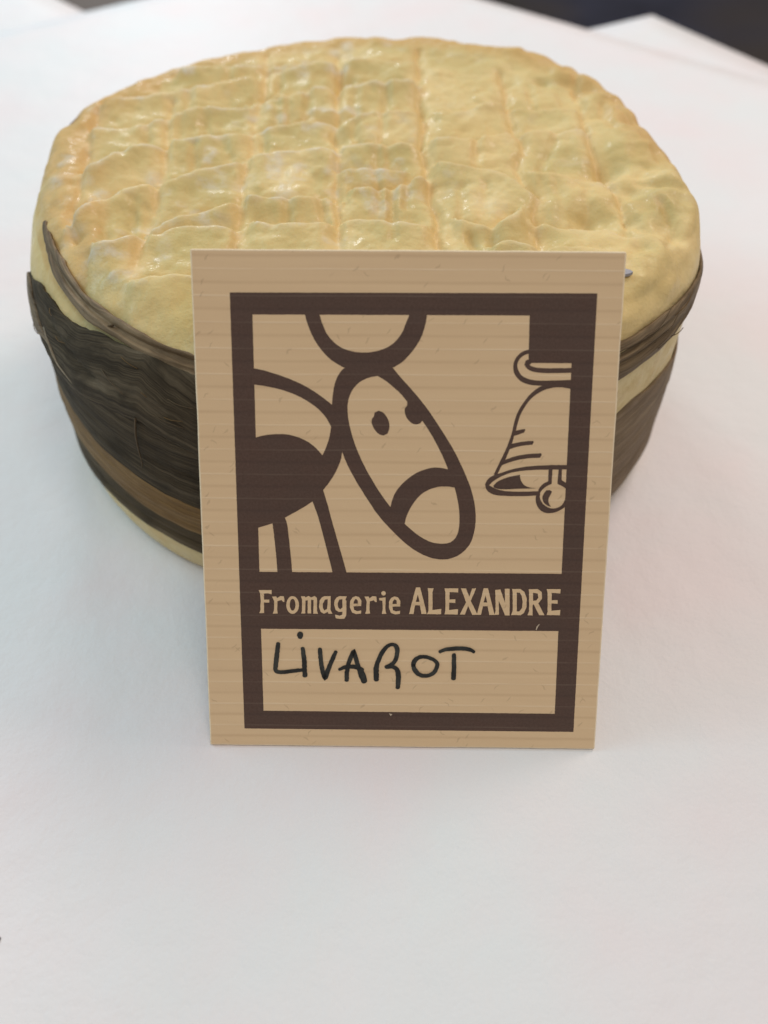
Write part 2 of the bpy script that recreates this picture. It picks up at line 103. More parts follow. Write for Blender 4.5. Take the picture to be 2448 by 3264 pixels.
# ------------------------------------------------------------------ node helpers
def new_mat(name):
    mt = bpy.data.materials.new(name); mt.use_nodes = True
    nt = mt.node_tree; return mt, nt, nt.nodes["Principled BSDF"]
def N(nt, t, **kw):
    n = nt.nodes.new(t)
    for k, v in kw.items():
        if k.startswith('i_'): n.inputs[k[2:].replace('_', ' ')].default_value = v
        else: setattr(n, k, v)
    return n
def noise(nt, vec, scale, detail=3, rough=.55, dist=0):
    n = N(nt, 'ShaderNodeTexNoise'); n.inputs['Scale'].default_value = scale; n.inputs['Detail'].default_value = detail
    n.inputs['Roughness'].default_value = rough; n.inputs['Distortion'].default_value = dist
    nt.links.new(vec, n.inputs['Vector']); return n.outputs['Fac']
def ramp(nt, fac, a, b, lo=0., hi=1.):
    n = N(nt, 'ShaderNodeMapRange'); n.inputs['From Min'].default_value = a; n.inputs['From Max'].default_value = b
    n.inputs['To Min'].default_value = lo; n.inputs['To Max'].default_value = hi; nt.links.new(fac, n.inputs['Value']); return n.outputs[0]
def math_(nt, op, a, b=None):
    n = N(nt, 'ShaderNodeMath', operation=op)
    for i, x in enumerate((a, b)):
        if x is None: continue
        if isinstance(x, (int, float)): n.inputs[i].default_value = x
        else: nt.links.new(x, n.inputs[i])
    return n.outputs[0]
def mix(nt, fac, a, b, mode='MIX'):
    n = N(nt, 'ShaderNodeMix', data_type='RGBA', blend_type=mode)
    for i, x in ((0, fac), (6, a), (7, b)):
        if isinstance(x, (int, float)): n.inputs[i].default_value = x
        elif isinstance(x, tuple): n.inputs[i].default_value = (*x, 1) if len(x) == 3 else x
        else: nt.links.new(x, n.inputs[i])
    return n.outputs[2]
def bump(nt, h, strength, dist, bsdf, prev=None):
    n = N(nt, 'ShaderNodeBump'); n.inputs['Strength'].default_value = strength; n.inputs['Distance'].default_value = dist
    nt.links.new(h, n.inputs['Height'])
    if prev is not None: nt.links.new(prev, n.inputs['Normal'])
    nt.links.new(n.outputs[0], bsdf.inputs['Normal']); return n.outputs[0]
def objco(nt): return N(nt, 'ShaderNodeTexCoord').outputs['Object']
def mapped(nt, vec, scale=(1, 1, 1), rot=(0, 0, 0), loc=(0, 0, 0)):
    n = N(nt, 'ShaderNodeMapping'); n.inputs['Scale'].default_value = scale; n.inputs['Rotation'].default_value = rot
    n.inputs['Location'].default_value = loc; nt.links.new(vec, n.inputs['Vector']); return n.outputs[0]

# ------------------------------------------------------------------ materials
def mat_paper():
    mt, nt, b = new_mat("white_paper"); v = objco(nt)
    f = noise(nt, v, 22, 4); g = noise(nt, v, 1500, 2)
    col = mix(nt, ramp(nt, f, .35, .65), (.785, .768, .77), (.75, .772, .772))
    col = mix(nt, ramp(nt, noise(nt, mapped(nt, v, loc=(.3, .1, 0)), 24, 3), .42, .70), col, (.80, .735, .735))
    nt.links.new(col, b.inputs['Base Color']); b.inputs['Roughness'].default_value = .55
    b.inputs['Specular IOR Level'].default_value = .35
    p = bump(nt, g, .22, .0003, b); bump(nt, noise(nt, v, 70, 4), .35, .002, b, p)
    return mt
def kraft_nodes(nt, ink):
    """shared rib and fibre pattern of the ribbed card, in the card's own coordinates"""
    v = objco(nt); sep = N(nt, 'ShaderNodeSeparateXYZ'); nt.links.new(v, sep.inputs[0])
    wob = noise(nt, mapped(nt, v, (40, 8, 8)), 1, 2)
    y = math_(nt, 'ADD', sep.outputs[1], math_(nt, 'MULTIPLY', math_(nt, 'SUBTRACT', wob, .5), .0005))
    ph = math_(nt, 'FRACT', math_(nt, 'ADD', math_(nt, 'DIVIDE', math_(nt, 'SUBTRACT', .0769, y), .003715), .28))
    d = math_(nt, 'ABSOLUTE', math_(nt, 'SUBTRACT', ph, .5))            # .5 on light line, 0 on dark line
    light = ramp(nt, d, .455, .49); dark = ramp(nt, d, .10, .0)
    broad = ramp(nt, d, .0, .5)
    brk = ramp(nt, noise(nt, mapped(nt, v, (90, 900, 1)), 1, 3), .3, .62)
    light = math_(nt, 'MULTIPLY', light, brk)
    fl = []
    for k, (ang, loc) in enumerate(((.75, 0), (-.8, .37), (2.3, .71))):
        rot = mapped(nt, mapped(nt, v, (1, 1, 0), (0, 0, ang), (loc, loc * 2, 0)), (330, 1500, 0))
        w = noise(nt, mapped(nt, v, (900, 900, 0), loc=(loc, 0, 0)), 1, 1)
        off = N(nt, 'ShaderNodeVectorMath', operation='ADD'); cmb = N(nt, 'ShaderNodeCombineXYZ')
        nt.links.new(math_(nt, 'MULTIPLY', w, 1.5), cmb.inputs[1]); nt.links.new(rot, off.inputs[0]); nt.links.new(cmb.outputs[0], off.inputs[1])
        vo = N(nt, 'ShaderNodeTexVoronoi', feature='F1', voronoi_dimensions='2D'); vo.inputs['Scale'].default_value = 1.0; vo.inputs['Randomness'].default_value = 1
        nt.links.new(off.outputs[0], vo.inputs['Vector'])
        sepc = N(nt, 'ShaderNodeSeparateColor'); nt.links.new(vo.outputs['Color'], sepc.inputs[0])
        keep = ramp(nt, sepc.outputs[0], .965, .97)
        fl.append(math_(nt, 'MULTIPLY', ramp(nt, vo.outputs['Distance'], .22, .10), keep))
    fleck = math_(nt, 'MAXIMUM', math_(nt, 'MAXIMUM', fl[0], fl[1]), fl[2])
    return v, light, dark, broad, fleck
def mat_kraft():
    mt, nt, b = new_mat("kraft_card"); v, light, dark, broad, fleck = kraft_nodes(nt, False)
    base = mix(nt, ramp(nt, noise(nt, mapped(nt, v, (30, 90, 1)), 1, 4), .3, .7), (.745, .535, .318), (.770, .560, .338))
    base = mix(nt, ramp(nt, noise(nt, mapped(nt, v, (25, 700, 1)), 1, 3), .35, .75, 0, .2), base, (.62, .42, .245))
    base = mix(nt, math_(nt, 'MULTIPLY', math_(nt, 'MULTIPLY', dark, ramp(nt, noise(nt, mapped(nt, v, (40, 500, 1)), 1, 3), .3, .7, .45, 1.0)), .45), base, (.53, .355, .20))
    base = mix(nt, math_(nt, 'MULTIPLY', light, .60), base, (.86, .68, .46))
    base = mix(nt, math_(nt, 'MULTIPLY', fleck, .22), base, (.22, .13, .07))
    nt.links.new(base, b.inputs['Base Color']); b.inputs['Roughness'].default_value = .7; b.inputs['Specular IOR Level'].default_value = .3
    p = bump(nt, broad, .25, .00012, b); p = bump(nt, noise(nt, v, 4200, 2), .18, .00008, b, p); bump(nt, light, .5, .00005, b, p)
    return mt
def mat_ink():
    mt, nt, b = new_mat("brown_ink"); v, light, dark, broad, fleck = kraft_nodes(nt, True)
    g = noise(nt, v, 2600, 3, .7)
    base = mix(nt, ramp(nt, g, .3, .72), (.080, .043, .030), (.110, .063, .046))
    base = mix(nt, ramp(nt, noise(nt, v, 160, 3), .35, .7, 0, .35), base, (.080, .054, .041))
    base = mix(nt, math_(nt, 'MULTIPLY', light, .40), base, (.17, .12, .09))
    base = mix(nt, math_(nt, 'MULTIPLY', dark, .30), base, (.052, .030, .024))
    base = mix(nt, ramp(nt, noise(nt, v, 3400, 1), .76, .82, 0, .25), base, (.22, .16, .115))
    nt.links.new(base, b.inputs['Base Color']); b.inputs['Roughness'].default_value = .55; b.inputs['Specular IOR Level'].default_value = .35
    p = bump(nt, broad, .35, .00012, b); bump(nt, g, .2, .00006, b, p)
    return mt
def mat_marker():
    mt, nt, b = new_mat("black_marker"); v = objco(nt)
    g = noise(nt, v, 420, 4, .65)
    base = mix(nt, ramp(nt, g, .42, .68), (.010, .009, .007), (.040, .040, .032))
    nt.links.new(base, b.inputs['Base Color']); b.inputs['Roughness'].default_value = .5
    return mt
def mat_chip():
    mt, nt, b = new_mat("bare_card_scratch"); v = objco(nt)
    nt.links.new(mix(nt, noise(nt, v, 1500, 2), (.50, .40, .29), (.60, .49, .36)), b.inputs['Base Color']); b.inputs['Roughness'].default_value = .8
    return mt
def mat_rind():
    mt, nt, b = new_mat("cheese_rind"); v = objco(nt)
    a = N(nt, 'ShaderNodeAttribute', attribute_name='rind'); s = N(nt, 'ShaderNodeSeparateColor'); nt.links.new(a.outputs['Color'], s.inputs[0])
    orange, bloom_sheen, side = s.outputs[0], s.outputs[1], s.outputs[2]
    a2 = N(nt, 'ShaderNodeAttribute', attribute_name='tint'); s2 = N(nt, 'ShaderNodeSeparateColor'); nt.links.new(a2.outputs['Color'], s2.inputs[0])
    olive, warm, scab = s2.outputs[0], s2.outputs[1], s2.outputs[2]
    n1 = noise(nt, v, 90, 4); n2 = noise(nt, v, 420, 4, .6); n3 = noise(nt, v, 1800, 3)
    base = mix(nt, ramp(nt, n1, .3, .7), (.700, .510, .215), (.750, .580, .275))
    base = mix(nt, math_(nt, 'MULTIPLY', olive, .75), base, (.525, .430, .170))
    base = mix(nt, math_(nt, 'MULTIPLY', warm, .85), base, (.600, .375, .130))
    base = mix(nt, math_(nt, 'MULTIPLY', orange, .34), base, (.680, .450, .180))
    cream = mix(nt, ramp(nt, n1, .35, .7), (.700, .560, .290), (.740, .610, .340))
    cream = mix(nt, ramp(nt, noise(nt, v, 210, 4, .6), .50, .72, 0, .55), cream, (.60, .43, .19))
    base = mix(nt, side, base, cream)
    base = mix(nt, math_(nt, 'MULTIPLY', ramp(nt, n2, .45, .75), .22), base, (.43, .29, .10))
    blm_sheen = math_(nt, 'MULTIPLY', bloom_sheen, ramp(nt, n2, .36, .62))
    base = mix(nt, math_(nt, 'MULTIPLY', blm_sheen, .75), base, (.72, .69, .60))  # pale mix: white mould plus window sheen painted into the colour
    base = mix(nt, scab, base, (.10, .025, .010))
    nt.links.new(base, b.inputs['Base Color'])
    rgh = math_(nt, 'ADD', ramp(nt, n2, .3, .7, .56, .74), math_(nt, 'MULTIPLY', side, .15))
    nt.links.new(rgh, b.inputs['Roughness'])
    b.inputs['Specular IOR Level'].default_value = .30
    b.inputs['Coat Weight'].default_value = .42; b.inputs['Coat Roughness'].default_value = .18; b.inputs['Coat IOR'].default_value = 1.4
    b.inputs['Subsurface Weight'].default_value = .06; b.inputs['Subsurface Radius'].default_value = (1, .6, .25); b.inputs['Subsurface Scale'].default_value = .0025
    p = bump(nt, n2, .40, .0008, b); p = bump(nt, n3, .28, .00025, b, p)
    cb = N(nt, 'ShaderNodeBump'); cb.inputs['Strength'].default_value = .35; cb.inputs['Distance'].default_value = .0007
    nt.links.new(noise(nt, v, 700, 2, .5), cb.inputs['Height'])
    nt.links.new(ramp(nt, noise(nt, v, 260, 3), .47, .66, .03, .32), b.inputs['Coat Weight']); nt.links.new(cb.outputs[0], b.inputs['Coat Normal'])
    return mt
def mat_leaf(name, dark, mid, light, gloss=.55):
    mt, nt, b = new_mat(name)
    uv = N(nt, 'ShaderNodeUVMap', uv_map='along').outputs[0]
    st = noise(nt, mapped(nt, uv, (60, 3800, 1)), 1, 4, .65); st2 = noise(nt, mapped(nt, uv, (25, 600, 1)), 1, 3); bl = noise(nt, mapped(nt, uv, (110, 220, 1)), 1, 4)
    base = mix(nt, ramp(nt, st, .36, .66), dark, mid)
    base = mix(nt, ramp(nt, st2, .5, .72, 0, .8), base, light)
    base = mix(nt, ramp(nt, bl, .48, .66, 0, .75), base, dark)
    base = mix(nt, ramp(nt, noise(nt, mapped(nt, uv, (400, 900, 1)), 1, 2), .74, .8, 0, .5), base, (light[0] * 1.7, light[1] * 1.7, light[2] * 1.7))
    nt.links.new(base, b.inputs['Base Color']); b.inputs['Roughness'].default_value = gloss; b.inputs['Specular IOR Level'].default_value = .18
    p = bump(nt, st, .8, .00045, b); bump(nt, bl, .35, .0006, b, p)
    return mt
def mat_plain(name, col, rough, n=60, var=.25):
    mt, nt, b = new_mat(name); v = objco(nt)
    f = noise(nt, v, n, 4)
    c2 = tuple(c * (1 - var) for c in col)
    nt.links.new(mix(nt, ramp(nt, f, .3, .7), col, c2), b.inputs['Base Color']); b.inputs['Roughness'].default_value = rough
    b.inputs['Specular IOR Level'].default_value = .12
    bump(nt, noise(nt, v, n * 8, 3), .2, .0005, b)
    return mt
PAPER = mat_paper(); KRAFT = mat_kraft(); INK = mat_ink(); MARKER = mat_marker(); CHIP = mat_chip(); RIND = mat_rind()
LEAF_DARK = mat_leaf("dark_sedge_leaf", (.030, .022, .012), (.105, .080, .048), (.175, .138, .088), .8)
LEAF_MID = mat_leaf("grey_brown_sedge_leaf", (.10, .066, .034), (.25, .178, .098), (.33, .248, .15))
LEAF_TAN = mat_leaf("tan_sedge_leaf", (.150, .085, .030), (.290, .180, .070), (.36, .24, .105), .6)
LEAF_LOW = mat_leaf("dull_brown_sedge_leaf", (.050, .036, .019), (.125, .092, .050), (.185, .142, .085), .75)
LEAF_WARM = mat_leaf("warm_brown_sedge_leaf", (.14, .092, .048), (.265, .185, .102), (.33, .245, .145))

# ------------------------------------------------------------------ setting: counter, dark mat, sheets of paper
def slab(name, outline, z, thick, mat, step=.012, wave=0., lift=None, quiet=None, seed=0):
    """a sheet with thickness on a four-cornered outline (metres), gently waved away from the things on it"""
    P = np.array(outline, float); n = max(2, int(np.linalg.norm(P[1] - P[0]) / step)); k = max(2, int(np.linalg.norm(P[3] - P[0]) / step))
    u, w = np.meshgrid(np.linspace(0, 1, n + 1), np.linspace(0, 1, k + 1), indexing='ij')
    xy = ((1 - u) * (1 - w))[..., None] * P[0] + (u * (1 - w))[..., None] * P[1] + (u * w)[..., None] * P[2] + ((1 - u) * w)[..., None] * P[3]
    xy = xy.reshape(-1, 2)
    zz = np.full(len(xy), float(z))
    if wave:
        h = (vnoise(np.c_[xy, zz * 0], .06, seed) * .6 + vnoise(np.c_[xy, zz * 0], .025, seed + 1) * .4) * wave + wave
        if quiet is not None:
            q = np.array(quiet); h = h * np.clip((np.linalg.norm(xy - q[:2], axis=1) - q[2]) / .06, 0, 1)
        zz = zz + h
    if lift is not None:
        c, rad, amt = lift; dd = np.linalg.norm(xy - np.array(c), axis=1); zz = zz + amt * np.clip(1 - dd / rad, 0, 1) ** 2
    T = np.c_[xy, zz]; B = np.c_[xy, zz - thick]; V = np.vstack([T, B]); m_ = len(T); F = []
    idx = lambda i, j: i * (k + 1) + j
    for i in range(n):
        for j in range(k):
            a, b_, c, d = idx(i, j), idx(i + 1, j), idx(i + 1, j + 1), idx(i, j + 1)
            F.append((a, b_, c, d)); F.append((a + m_, d + m_, c + m_, b_ + m_))
    edge = [idx(i, 0) for i in range(n)] + [idx(n, j) for j in range(k)] + [idx(i, k) for i in range(n, 0, -1)] + [idx(0, j) for j in range(k, 0, -1)]
    for a, b_ in zip(edge, edge[1:] + edge[:1]): F.append((b_, a, a + m_, b_ + m_))
    o = mesh_obj(name, V, F, mat)
    bm = bmesh.new(); bm.from_mesh(o.data); bmesh.ops.recalc_face_normals(bm, faces=bm.faces); bm.to_mesh(o.data); bm.free()
    return o
COUNTER = mat_plain("dark_counter", (.105, .082, .066), .55, 14)
NAVY = mat_plain("dark_navy_cloth", (.020, .021, .036), .8, 30, .5)
tag(slab("counter_top", [(-1.2, -.6), (1.2, -.6), (1.2, 1.4), (-1.2, 1.4)], -.0024, .03, COUNTER, .4), kind="structure")
tag(slab("dark_mat", [(-.012, .40), (.10, .20), (.75, .24), (.62, .78)], -.0017, .0006, NAVY, .02, wave=.0025, seed=5, quiet=(.05, .25, .06)),
    "dark navy cloth lying beyond the right-hand edges of the white paper", "cloth")
nt_ = NAVY.node_tree; b_ = nt_.nodes['Principled BSDF']; src_ = b_.inputs['Base Color'].links[0].from_socket
nt_.links.new(mix(nt_, ramp(nt_, noise(nt_, objco(nt_), 9, 2), .46, .62), src_, (.030, .023, .019)), b_.inputs['Base Color'])
SH = "white paper sheets under the cheese"
A0 = np.array([-.0312, .3643]); d1 = np.array([.788, -.6155]); d2 = np.array([-.8169, -.5767])
tag(slab("paper_sheet", [A0, A0 + d1 * .47, A0 + d1 * .47 + d2 * .50, A0 + d2 * .50], 0., .00025, PAPER, .009, wave=.0005, quiet=(-.006, .07, .085), seed=1),
    "large white paper sheet directly under the cheese and the kraft card", "paper", SH)
B0 = np.array([.0971, .3029]); e1 = np.array([.5806, -.8142]); e2 = np.array([-.879, -.4769])
tag(slab("paper_sheet", [B0, B0 + e1 * .42, B0 + e1 * .42 + e2 * .2, B0 + e2 * .2], -.0005, .00025, PAPER, .012),
    "white paper sheet whose corner pokes out at the right against the navy cloth", "paper", SH)
C0 = np.array([-.1205, .3013]); f1 = np.array([-.733, .680]); f2 = np.array([-.680, -.733])
tag(slab("paper_sheet", [C0 - f1 * .09, C0 + f1 * .2, C0 + f1 * .2 + f2 * .3, C0 - f1 * .09 + f2 * .3], -.0009, .00025, PAPER, .012, lift=((-.20, .33), .08, .004)),
    "bluish white paper sheet at the far left, partly under the largest sheet", "paper", SH)

# ------------------------------------------------------------------ cheese
C=np.array([-.0081,.0925])
def pchip_per(degs,vals):
    # periodic smooth interpolation (cosine) through control values
    d=np.array(degs,float);v=np.array(vals,float)
    def g(a):
        x=(np.degrees(a)-d[0])%360+d[0]
        dd=np.r_[d,d[0]+360];vv=np.r_[v,v[0]]
        i=np.clip(np.searchsorted(dd,x,side='right')-1,0,len(d)-1)
        t=(x-dd[i])/(dd[i+1]-dd[i]);
        n=len(d);
        m=np.array([(v[(k+1)%n]-v[k-1])/(((d[(k+1)%n]-d[k-1])%360)) for k in range(n)])
        m=np.r_[m,m[0]];h=dd[i+1]-dd[i]
        return vv[i]*(1+2*t)*(1-t)**2+m[i]*h*t*(1-t)**2+vv[i+1]*t*t*(3-2*t)+m[i+1]*h*t*t*(t-1)
    return g
# radius at mid height (mm), rim height, shoulder height/width by angle
Rm=pchip_per([-180,-155,-135,-120,-90,-60,-40,-20,0,20,45,60,75,95,120,140,160],
             [64.0,63.7,63.9,63.7,61.2,62.6,63.6,63.8,60.8,60.8,66.3,65.6,66.0,64.0,63.5,64.8,66.6])
Hr=pchip_per([-180,-135,-90,-45,0,60,120],[49.5,50,50,51.5,51.2,49.3,49])
Hs=pchip_per([-180,-150,-90,-50,-20,30,90,150],[14,18,18,14,11,9,8,9])
Ws=pchip_per([-180,-150,-90,-50,-20,30,90,150],[9,14,14,10,7,6,6,6])
Fb=pchip_per([-180,-150,-115,-90,-60,-30,0,90],[.3,1.5,2.3,1.5,.8,.5,-.6,-.6])
def prof(a,z):
    """outer radius (m) of the side at angle a, height z (m)"""
    R=Rm(a);H=Hr(a);hs=Hs(a);ws=Ws(a);zz=z*1000
    t=np.clip((zz-(H-hs))/hs,0,1)
    r=R-ws*(1-np.sqrt(np.clip(1-t*t,0,1)))
    b=np.clip(1-zz/7.,0,1)
    r=r-2.0*b*b+Fb(a)*np.clip(1-zz/26.,0,1)
    return r/1000

def row_steps(P, lines):
    """for left-to-right creases: crest just on the camera side of a crease, hollow on its far side, and distance (mm)"""
    crest = np.zeros(len(P)); hollow = np.zeros(len(P)); d = np.full(len(P), 1e9); lip = np.zeros(len(P))
    for l in lines:
        L = smooth_line(l, 1.6) if len(l) > 2 else np.array(l, float)
        lo = L.min(0) - 10; hi = L.max(0) + 10
        m_ = np.where(((P > lo) & (P < hi)).all(1))[0]
        if not len(m_): continue
        Q = P[m_]; best = np.full(len(Q), 1e9); bs = np.ones(len(Q)); x0, x1 = L[:, 0].min(), L[:, 0].max()
        for a, b_ in zip(L[:-1], L[1:]):
            if b_[0] < a[0]: a, b_ = b_, a
            v = b_ - a; t = np.clip(((Q - a) @ v) / max(v @ v, 1e-9), 0, 1); w = Q - a - t[:, None] * v; q = (w ** 2).sum(1)
            s_ = np.where(v[0] * (Q - a)[:, 1] - v[1] * (Q - a)[:, 0] < 0, 1., -1.)
            u = q < best; best = np.where(u, q, best); bs = np.where(u, s_, bs)
        best = np.sqrt(best); s = best * bs
        fade = np.clip(1 - np.maximum(np.maximum(x0 - Q[:, 0], Q[:, 0] - x1), 0) / 2.2, 0, 1); fade = fade * fade * (3 - 2 * fade)
        near = np.clip(s, 0, None); far = np.clip(-s, 0, None); rise = 1 / (1 + np.exp(-np.clip((s - .62) / .34, -40, 40)))
        crest[m_] = np.maximum(crest[m_], fade * rise * np.exp(-(near / 4.4) ** 1.7))
        hollow[m_] = np.maximum(hollow[m_], fade * (1 - rise) * np.exp(-(far / 1.7) ** 1.4))
        lip[m_] = np.maximum(lip[m_], fade * rise * np.exp(-((near - 1.3) / 1.0) ** 2))
        d[m_] = np.minimum(d[m_], best + (1 - fade) * 6)
    return crest, hollow, lip, d
def clear_card(P):
    """keep points (n,3 world metres) behind the leaning card's back face"""
    n = np.array([0, -.79334, .60877]); s = (P - [0, 0, .00035]) @ n + .00085
    w = np.clip((.036 - np.abs(P[:, 0])) / .004, 0, 1) * (P[:, 2] < .0605)
    return P - (np.maximum(s, 0) * w)[:, None] * n
def seg_dist(P, lines, sharp=None):
    """distance (mm) of points P (n,2) to the nearest of several polylines"""
    d = np.full(len(P), 1e9)
    for l in lines:
        L = smooth_line(l, 1.6) if len(l) > 2 else np.array(l, float)
        lo = L.min(0) - 7; hi = L.max(0) + 7
        m_ = np.where(((P > lo) & (P < hi)).all(1))[0]
        if not len(m_): continue
        Q = P[m_]; best = np.full(len(Q), 1e9)
        for a, b_ in zip(L[:-1], L[1:]):
            v = b_ - a; t = np.clip(((Q - a) @ v) / max(v @ v, 1e-9), 0, 1)
            best = np.minimum(best, ((Q - a - t[:, None] * v) ** 2).sum(1))
        d[m_] = np.minimum(d[m_], np.sqrt(best))
    return d
cheese = bpy.data.objects.new("cheese_wheel", None); COL.objects.link(cheese); cheese.location = (C[0], C[1], 0)
tag(cheese, "round yellow washed rind cheese bound with dried leaf bands, its top creased by a grid", "cheese")

def build_rind():
    NA = 760; ang = np.linspace(-np.pi, np.pi, NA, endpoint=False)
    Rm_, H_, hs_, ws_ = Rm(ang), Hr(ang), Hs(ang), Ws(ang)
    rows = []; par = []
    rb = prof(ang, np.zeros(NA)) * 1000
    for k in (.0, .4, .8): rows.append((rb * max(k, .002), 0 * ang)); par.append(0)
    for t in np.linspace(0, 1, 62):
        z = t * (H_ - hs_); rows.append((prof(ang, z / 1000) * 1000, z)); par.append(0)
    for th in np.linspace(0, np.pi / 2, 34)[1:]:
        z = H_ - hs_ + hs_ * np.sin(th); rows.append((Rm_ - ws_ * (1 - np.cos(th)) , z)); par.append(th / (np.pi / 2))
    rt = rows[-1][0]
    for k in np.linspace(1, 0, 150)[1:]:
        k = max(k, .0012); zc = H_ * k ** 1.5 + 49.4 * (1 - k ** 1.5); rows.append((rt * k, zc)); par.append(1)
    NR = len(rows)
    r = np.array([a for a, _ in rows]); z = np.array([b for _, b in rows]); a = np.broadcast_to(ang, r.shape)
    par = np.array(par)[:, None] * np.ones((1, NA))
    X = C[0] * 1000 + r * np.cos(a); Y = C[1] * 1000 + r * np.sin(a)
    P2 = np.c_[X.ravel(), Y.ravel()]; P3 = np.c_[P2, z.ravel()] / 1000; pr = par.ravel()
    top = np.clip((pr - .35) / .5, 0, 1)
    # warp the sampling a little so that the creases wander
    W = np.c_[vnoise(P3, .006, 11), vnoise(P3, .006, 12)] * .55 + np.c_[vnoise(P3, .0025, 13), vnoise(P3, .0025, 14)] * .22
    Pw = P2 + W
    dvs = [seg_dist(Pw, [l]) for l in VERT_DATA]; dv = np.min(dvs, axis=0); vw = np.array([1, 1.05, .50, .42, .75, .75, .75]); crest, hollow, lipmask, dh = row_steps(Pw, HOR_DATA); dm = seg_dist(Pw, MINOR_DATA)
    # shading side of the horizontal creases: a point just in front of a crease is the far lip of a pillow
    amp = .75 + .45 * vnoise(P3, .012, 15)
    rightness = np.clip((P2[:, 0] - 18) / 16, 0, 1)
    gv = -np.max([w_ * (.45 * np.exp(-(d_ / 2.0) ** 2) + .85 * np.exp(-(d_ / .75) ** 2)) for w_, d_ in zip(vw, dvs)], axis=0) * (.85 + .40 * vnoise(P3, .010, 19))
    gh = (2.1 * crest - 1.35 * hollow - .35 * np.exp(-(dh / .5) ** 2)) * amp * (1 - .55 * rightness)
    gm = -(.75 * np.exp(-(dm / 1.0) ** 2) - .25 * np.exp(-(dm / 2.4) ** 2)) * (.8 + .5 * vnoise(P3, .008, 16))
    g = gv + gh * (1 - .3 * np.exp(-(dv / 1.2) ** 2)) + gm * .9
    pit = np.zeros(len(P2))
    for x, y, s, d in PITS_DATA: pit -= 1.35 * d * np.exp(-(((Pw - [x, y]) ** 2).sum(1)) / (s * s))
    rough = .35 * vnoise(P3, .010, 1) + .32 * vnoise(P3, .0045, 2) + .16 * vnoise(P3, .002, 3) + .07 * vnoise(P3, .0011, 4)
    rough = rough + rightness * (.65 * vnoise(P3, .007, 5) + .45 * vnoise(P3, .0035, 6))
    sidebump = .35 * vnoise(P3 * [1, 1, 1.6], .016, 7) + .12 * vnoise(P3, .004, 8)
    foldy = np.exp(-((pr - .62) / .22) ** 2) * (.7 * np.abs(vnoise(P3 * [1, 1, 2.5], .011, 9)) + .3 * vnoise(P3 * [1, 1, 3], .005, 10))
    disp = top * 1.3 * (g + pit + rough) + (1 - top) * sidebump * np.clip(z.ravel() / 4, 0, 1) + foldy * (pr < .999)
    # flat ring inside the rim sinks a little
    inner = np.clip((1 - r / rt).ravel(), 0, 1) * (pr >= 1)
    disp = disp - .55 * np.clip(inner / .12, 0, 1) * (pr >= 1)
    nz = np.sin(pr * np.pi / 2); nr = np.cos(pr * np.pi / 2)
    X = X.ravel() + disp * nr * np.cos(a.ravel()); Y = Y.ravel() + disp * nr * np.sin(a.ravel()); Z = z.ravel() + disp * nz
    Z = np.maximum(Z, 0)
    V = clear_card(np.c_[X, Y, Z] / 1000 + [0, -.0006, 0]) + [-C[0], .0006 - C[1], 0]; V[:, 2] = np.maximum(V[:, 2], 0)
    I = np.arange(NR * NA).reshape(NR, NA); J = np.roll(I, -1, 1)
    F = np.stack([I[:-1], J[:-1], J[1:], I[1:]], -1).reshape(-1, 4)
    me = bpy.data.meshes.new("rind"); me.vertices.add(len(V)); me.vertices.foreach_set("co", V.astype(np.float32).ravel())
    me.loops.add(F.size); me.loops.foreach_set("vertex_index", F.astype(np.int32).ravel())
    me.polygons.add(len(F)); me.polygons.foreach_set("loop_start", np.arange(0, F.size, 4, dtype=np.int32)); me.polygons.foreach_set("loop_total", np.full(len(F), 4, np.int32))
    me.polygons.foreach_set("use_smooth", np.ones(len(F), bool)); me.update(calc_edges=True)
    me.materials.append(RIND)
    # rind colours: orange in the creases, white mould with painted window sheen on pillow lips, cream sides
    n5 = vnoise(P3, .005, 21); n9 = vnoise(P3, .009, 22); n3 = vnoise(P3, .003, 23)
    orange = np.clip(np.max([w_ * np.exp(-(d_ / 1.1) ** 2) for w_, d_ in zip([.45, .45, .55, .6, 1.1, .4, .45], dvs)], axis=0) + .35 * np.exp(-(dm / .9) ** 2) + .15 * np.exp(-(dh / .7) ** 2) * np.clip(.4 + n5, 0, 1), 0, 1) * top * np.clip(.75 + .5 * n9, 0, 1)
    leftness = np.clip((12 - P2[:, 0]) / 25, 0, 1)
    bloom_sheen = np.clip(lipmask * (.6 + .8 * n5) + np.clip(n9 * n3 * 2.2 - .25, 0, .6), 0, 1) * top * (.30 + .70 * leftness)
    side = 1 - np.clip((pr - .08) / .42, 0, 1)
    pillow = np.clip(np.minimum(dv, dh) / 3.0, 0, 1)
    olive = top * pillow * np.clip(.45 + .75 * n9 + .3 * leftness, 0, 1)
    rimw = np.clip(1 - (rt[None] - r).ravel() / 4.5, 0, 1) * (pr > .45) * np.clip((P2[:, 1] - 88) / 12, 0, 1)
    leftrim = (P2[:, 0] < -52) * np.clip(1 - (rt[None] - r).ravel() / 9., 0, 1) * (pr > .5)
    warm = np.clip(rimw * .9 + leftrim * (.75 + .5 * n5) + np.clip(n9 - .45, 0, 1) * .9 * top, 0, 1)
    scab = np.exp(-(((P2 - [-69.3, 113.2]) ** 2).sum(1)) / 2.2 ** 2) * (pr > .2)
    for nm, arr in (("rind", (orange, bloom_sheen, side)), ("tint", (olive, warm, np.clip(scab * 1.6, 0, 1)))):
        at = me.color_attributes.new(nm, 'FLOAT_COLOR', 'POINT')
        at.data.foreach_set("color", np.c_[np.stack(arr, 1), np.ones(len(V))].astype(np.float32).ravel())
    o = bpy.data.objects.new("rind", me); COL.objects.link(o); o.parent = cheese
    return o
rind = build_rind()

